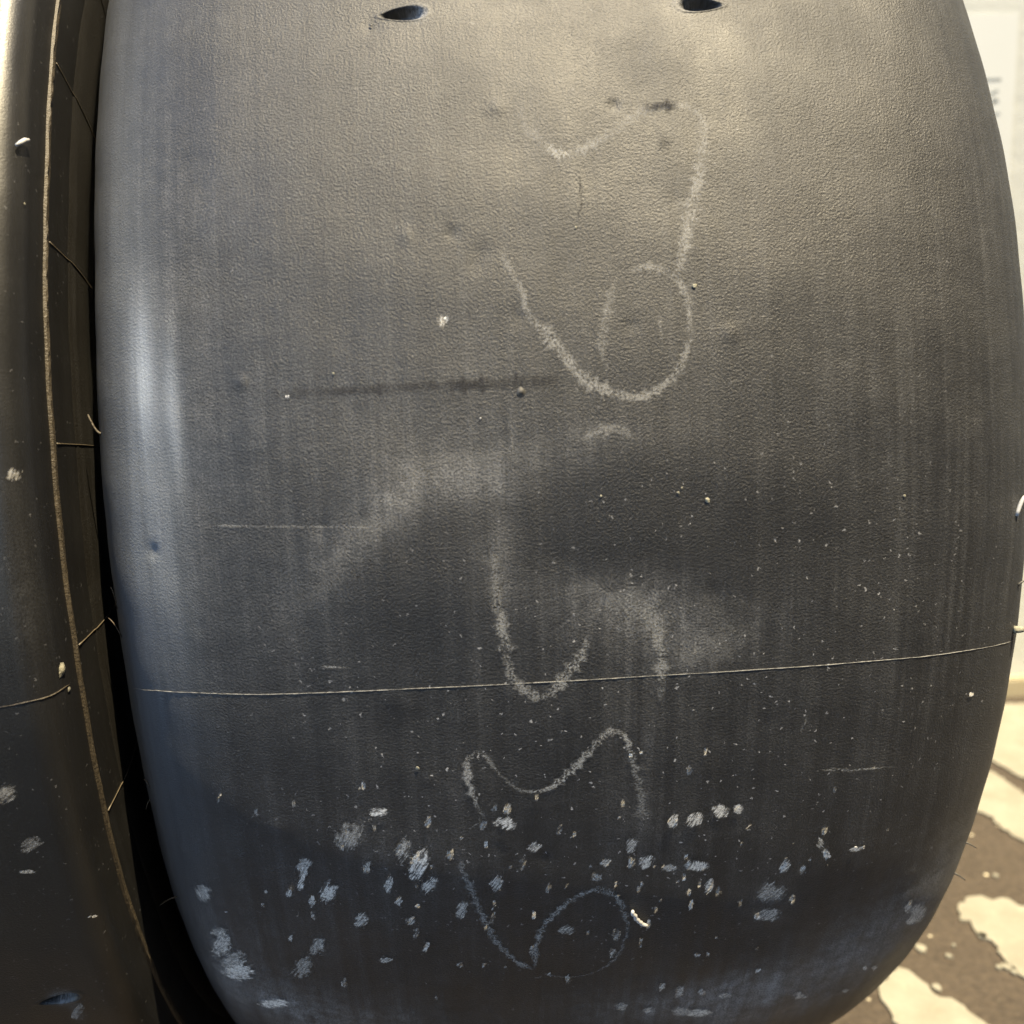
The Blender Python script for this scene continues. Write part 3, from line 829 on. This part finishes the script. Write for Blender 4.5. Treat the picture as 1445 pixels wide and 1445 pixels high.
# thin scratches and dusty drag lines
for st in ([(285, 742, 3, .2), (400, 743, 3, .3), (530, 744, 3, .2)], [(300, 741, 2, .5), (360, 742, 2, .4)], [(1155, 1086, 3, .4), (1200, 1086, 5, .7), (1260, 1081, 3, .3)],
           [(452, 940, 5, .9), (490, 942, 3, .5)], [(1125, 1041, 3, .4), (1140, 1009, 3, .5)], [(985, 449, 3, .8), (989, 461, 2, .8)], [(724, 590, 2, .5), (724, 640, 2, .3)],
           [(786, 165, 2, .8), (789, 178, 2, .6)], [(661, 1170, 2, .7), (675, 1160, 2, .7), (679, 1150, 2, .5)], [(822, 500, 2, .5), (822, 508, 2, .5)]):
    stroke(SM, st, tyre, 'scratch')
SC = [(536, 1144, 32, 13, 1, 25), (430, 1222, 20, 34, .55, 60), (427, 1242, 10, 26, .9, 60), (465, 1256, 28, 28, .85, 60), (518, 1221, 14, 20, .5, 60), (591, 1218, 28, 48, 1, 62), (570, 1196, 20, 38, .5, 62),
      (549, 1246, 14, 28, .6, 70), (607, 1247, 22, 28, .75, 60), (510, 1298, 19, 26, .65, 60), (563, 1270, 9, 18, .7, 55), (589, 1277, 8, 8, .9, 60), (579, 1296, 15, 13, .6, 60), (652, 1282, 20, 26, .6, 62),
      (700, 1245, 20, 26, .7, 60), (449, 1334, 24, 26, .45, 60), (428, 1364, 30, 34, .4, 60), (544, 1353, 20, 9, .6, 50), (289, 1258, 24, 24, .55, 120), (314, 1331, 30, 38, .7, 60), (309, 1313, 26, 12, .5, 15),
      (338, 1370, 44, 26, 1, 35), (330, 1355, 36, 34, .5, 50), (388, 1415, 42, 14, 1, 5), (494, 1178, 44, 40, .35, 60), (587, 1313, 9, 20, .5, 65), (650, 1360, 9, 9, .8, 60), (683, 1360, 8, 8, .5, 60),
      (713, 1160, 32, 22, 1, 40), (716, 1140, 14, 18, .5, 70), (754, 1194, 22, 16, .7, 55), (854, 1217, 16, 13, .7, 60), (841, 1237, 15, 14, .5, 110), (754, 1291, 9, 11, .9, 60), (891, 1191, 18, 25, .6, 60),
      (910, 1215, 26, 20, .85, 60), (950, 1156, 15, 25, .8, 65), (981, 1155, 28, 20, .85, 60), (1017, 1144, 28, 19, .95, 60), (1041, 1141, 16, 15, .8, 60), (984, 1220, 36, 17, .95, 80), (944, 1223, 26, 12, .6, 40),
      (1000, 1249, 15, 24, .85, 58), (972, 1257, 9, 11, .7, 60), (964, 1239, 6, 6, 1, 60), (799, 1311, 24, 15, .5, 40), (868, 1316, 14, 20, .4, 80), (863, 1342, 10, 15, .6, 60), (1106, 1221, 14, 22, .9, 58),
      (1165, 1204, 13, 17, .95, 90), (1156, 1188, 10, 20, .5, 125), (1132, 1226, 10, 18, .6, 65), (1206, 1196, 18, 8, .8, 20), (1216, 1194, 8, 6, .9, 20), (1087, 1258, 44, 30, .5, 45), (1117, 1268, 11, 15, .8, 70),
      (1083, 1289, 46, 20, .6, 40), (1067, 1290, 10, 12, .8, 70), (1279, 1279, 10, 16, .85, 65), (1293, 1287, 24, 34, .75, 55), (1283, 1298, 14, 12, .8, 40), (1219, 1364, 8, 7, .8, 60), (1232, 1364, 10, 9, .9, 60),
      (1128, 1403, 22, 11, .7, 30), (986, 1427, 40, 12, 1, 5), (960, 1425, 30, 16, .5, 20), (934, 1391, 12, 13, .75, 70), (957, 1398, 14, 18, .6, 65), (990, 1398, 10, 12, .6, 70), (914, 1424, 14, 10, .6, 40), (876, 1418, 18, 12, .5, 40),
      (1069, 1368, 8, 8, .7, 60), (997, 1344, 7, 7, .8, 60), (983, 1344, 8, 7, .7, 60), (1023, 1403, 20, 8, .5, 40), (1192, 1396, 10, 7, .5, 40), (624, 452, 16, 22, .45, 80), (405, 560, 6, 6, 1, 60),
      (905, 1060, 5, 5, .8, 60), (890, 1064, 7, 7, 1, 60), (1368, 979, 8, 7, 1, 60), (682, 1163, 12, 14, .3, 70)]
for i in range(110):
    x = rnd.gauss(760, 260); y = rnd.gauss(1235, 75)
    if 300 < x < 1330 and 1060 < y < 1430: k = rnd.uniform(0.5, 1.0) ** 2; SC.append((x, y, 12 * k * rnd.uniform(.5, 1), 19 * k, rnd.uniform(.25, .8), rnd.uniform(50, 72)))
for (x, y, ww, hh, op, an) in SC: scuff(SM, x, y, ww, hh, op, tyre, an)
# pips, grit and whiskers
for (x, y, r, m, nm) in ((701, 150, 3.5, RUBBER, 'rubber_pip'), (735, 553, 4.5, WHISKER, 'rubber_pip'), (340, 540, 4, RUBBER, 'rubber_pip'), (892, 553, 3.2, WHISKER, 'rubber_pip'),
                         (1000, 705, 6, GRIT, 'embedded_grit'), (955, 695, 4, GRIT, 'embedded_grit'), (962, 688, 3, GRIT, 'embedded_grit'), (850, 700, 3, GRIT, 'embedded_grit'), (590, 1083, 5, GRIT, 'embedded_grit'),
                         (471, 527, 3, GRIT, 'embedded_grit'), (680, 590, 2, PALE, 'embedded_grit'), (815, 321, 2.6, GRIT, 'embedded_grit'), (1278, 700, 4, GRIT, 'embedded_grit'), (626, 450, 3, PALE, 'embedded_grit'),
                         (1206, 1195, 3, PALE, 'embedded_grit'), (522, 36, 4, RUBBER, 'rubber_pip'), (980, 404, 3, GRIT, 'embedded_grit')):
    bump_dot(SM, x, y, r, tyre, m, nm)


def whisker(surf, pts, lifts, rad, parent, m, name='rubber_whisker'):
    P = []
    q = None
    for (x, y), l in zip(pts, lifts):
        q2 = surf.sp(x, y)
        if q2 is not None: q = q2
        P.append(surf.loc(q[0], q[1], l))
    return P


def free_path(surf, base_px, tip_px, sag=0.0, n=6):
    """a thin whisker that stands off the shoulder: root on the tyre, tip at the root's depth"""
    q = None; bx, by = base_px
    while q is None:                                                   # step inwards until the tyre is met
        q = surf.sp(bx, by); bx += 2 if base_px[0] < 722 else -2
    root = surf.loc(*q, 0.0) + surf.o
    depth = (root - cam_pos).dot(c_f)
    d = ray(*tip_px); tip = cam_pos + d * (depth / d.dot(c_f))
    out = []
    for i in range(n):
        t = i / (n - 1); p = root.lerp(tip, t); p.z += sag * math.sin(math.pi * t); out.append(p - surf.o)
    return out


for (bpx, tpx, sag, rad, m) in (((1434, 728), (1446, 700), 0.0006, 0.0006, PALE), ((1436, 826), (1446, 820), 0.0003, 0.0003, WHISKER), ((1370, 1190), (1378, 1197), 0.0002, 0.00025, WHISKER),
                                ((1352, 1232), (1362, 1242), 0.0002, 0.0003, WHISKER), ((143, 612), (124, 585), -0.0012, 0.00035, FLASH), ((252, 1266), (226, 1277), 0.0004, 0.0002, FLASH),
                                ((160, 860), (156, 828), 0.001, 0.0002, FLASH), ((166, 900), (153, 872), 0.0008, 0.00018, FLASH), ((212, 1112), (203, 1100), 0.0006, 0.0002, FLASH), ((213, 1128), (206, 1142), 0.0006, 0.00018, FLASH),
                                ((1429, 889), (1445, 888), 0.0, 0.0011, GRIT)):
    link('rubber_whisker', tube(free_path(SM, bpx, tpx, sag), rad, 6, [1.2, 1, 1, .95, .85, .6]), m, tyre)

# loose pale sliver lying on the tread
P = [SM.loc(*SM.sp(p[0], p[1]), 0.0009) for p in smooth_path([(891, 1281), (894, 1288), (899, 1294), (905, 1299), (911, 1302)], 2.5)]
cen = sum(P, Vector()) / len(P)
sl = link('rubber_sliver', tube([p - cen for p in P], 0.00055, 8, [.7] + [1] * (len(P) - 2) + [.8]), PALE); sl.location = cen + MAIN_LOC
tag(sl, 'tiny curved white sliver stuck beside the lowest chalk loop on the large tyre', 'sliver')

# --- the tyre to the left: the same size with a squarer shoulder
def square_profile(hw=0.1290, rc=0.0078, kd=0.0046, depth=0.056):
    a1 = np.linspace(0, hw - rc, 200); r1 = R_T - kd * (a1 / (hw - rc)) ** 2
    t0 = 2 * kd / (hw - rc); t = np.linspace(t0, math.pi / 2, 60)[1:]
    ac = a1[-1] - rc * math.sin(t0); rcn = r1[-1] - rc * math.cos(t0)
    a2 = ac + rc * np.sin(t); r2 = rcn + rc * np.cos(t)
    r3 = np.linspace(r2[-1], R_T - depth, 90)[1:]; a3 = a2[-1] + 0.0012 * np.sin(np.linspace(0, math.pi, 90)[1:])
    a = np.concatenate([a1, a2, a3]); r = np.concatenate([r1, r2, r3])
    s = np.concatenate([[0], np.cumsum(np.hypot(np.diff(a), np.diff(r)))])
    si = np.linspace(0, s[-1], 185)
    a = np.interp(si, s, a); r = np.interp(si, s, r)
    a = np.concatenate([-a[::-1], a[1:]]); r = np.concatenate([r[::-1], r[1:]])
    s = np.concatenate([[0], np.cumsum(np.hypot(np.diff(a), np.diff(r)))])
    return a, r, s - s[len(s) // 2]


PA, PRR, PS = square_profile()
SL = Surface(LEFT_LOC)
left = bpy.data.objects.new('slick_tyre', None); COL.objects.link(left); left.location = LEFT_LOC
tag(left, 'black tyre at the left edge with a torn mould ridge on its shoulder', 'tyre', 'tyres standing by the wall')
GL = lambda *a: gauss_blob(SL, *a)
hl = SL.sp(84, 1410)
lholes = [(hl[0], hl[1], 0.0058, 0.0020, math.pi + 0.1, 0.0032)] if hl else []
ld = [(rng.uniform(-0.11, 0.13), math.radians(rng.uniform(-50, 42)), rng.uniform(0.0012, 0.003), rng.uniform(-0.00025, 0.0003)) for _ in range(50)]
me2 = build_tread(lholes, ld, {'dust_sheen': blob_field([GL(30, 850, 40, 150, 0, 0.05), GL(90, 1408, 16, 8, 0, 0.9), GL(110, 1428, 10, 14, 0, 0.2)]), 'polish_sheen': blob_field([], 0.0), 'speckle': blob_field([], 0.14),  # the strong pale patch in the slot is a painted reflection
                               'smoothness': lambda SS, PP: np.clip((np.abs(SS) - 0.10) / 0.03, 0, 1) * 0.9})
link('tread', me2, RUBBER_LEFT, left)
carcass(left)
for sd_ in (-1, 1):
    ridge(left, sd_, SL); band(left, sd_, SL)
seam_line(SL, [(1, 998), (40, 990), (70, 982), (97, 966)], left, 0.00018, FLASH)
# radial mould ribs down the sidewall facing the big tyre
for i in range(40):
    phi = None
ribs = []
for (px, py) in ((83, 95), (68, 341), (76, 626), (108, 912), (152, 1146)):
    q = SL.sp(px, py)
    if q: ribs.append(q[1])
st_ = (ribs[0] - ribs[-1]) / 4 if len(ribs) > 1 else 0.3
for k in range(12):
    p = ribs[0] + st_ * (k + 1)
    if p < ribs[-1] + 2 * math.pi - st_ * .5: ribs.append(p)
s0 = abs(s_at_r(0.2775, 1)); s1 = float(PS[-1])
for p in ribs:
    for sgn in ((1, -1)):
        P = [SL.loc(sgn * (s0 + (s1 - s0) * t), p, 0.00002 + (0.0003 if s0 + (s1 - s0) * t > s_at_r(0.2668, 1) else 0)) for t in np.linspace(0, 1, 14)]
        link('mould_rib', tube(P, 0.00016, 5, [1.8, 1.2] + [1] * 6 + [.8] * 6), RIB, left)
for (x, y, r, m, nm) in ((87, 945, 5, GRIT, 'embedded_grit'), (96, 972, 3, GRIT, 'embedded_grit'), (30, 287, 3, GRIT, 'embedded_grit')):
    bump_dot(SL, x, y, r, left, m, nm)
for (x, y, ww, hh, op, an) in ((110, 1425, 16, 26, .3, 60), (40, 1228, 22, 6, .4, 45), (8, 1120, 30, 30, .25, 30), (45, 1190, 30, 24, .25, 35), (132, 1292, 14, 3, .7, 45), (20, 670, 20, 20, .3, 60)):
    scuff(SL, x, y, ww, hh, op, left, an)
q = [SL.sp(x, y) for x, y in ((20, 208), (24, 203), (30, 200), (33, 198))]
if all(q):
    P = [SL.loc(*r, 0.0010) for r in q]; cen = sum(P, Vector()) / len(P)
    s2 = link('rubber_sliver', tube([p - cen for p in P], 0.0006, 8, [.6, 1, 1, .6]), PALE); s2.location = cen + LEFT_LOC
    tag(s2, 'tiny white sliver stuck on the upper shoulder of the left tyre', 'sliver')
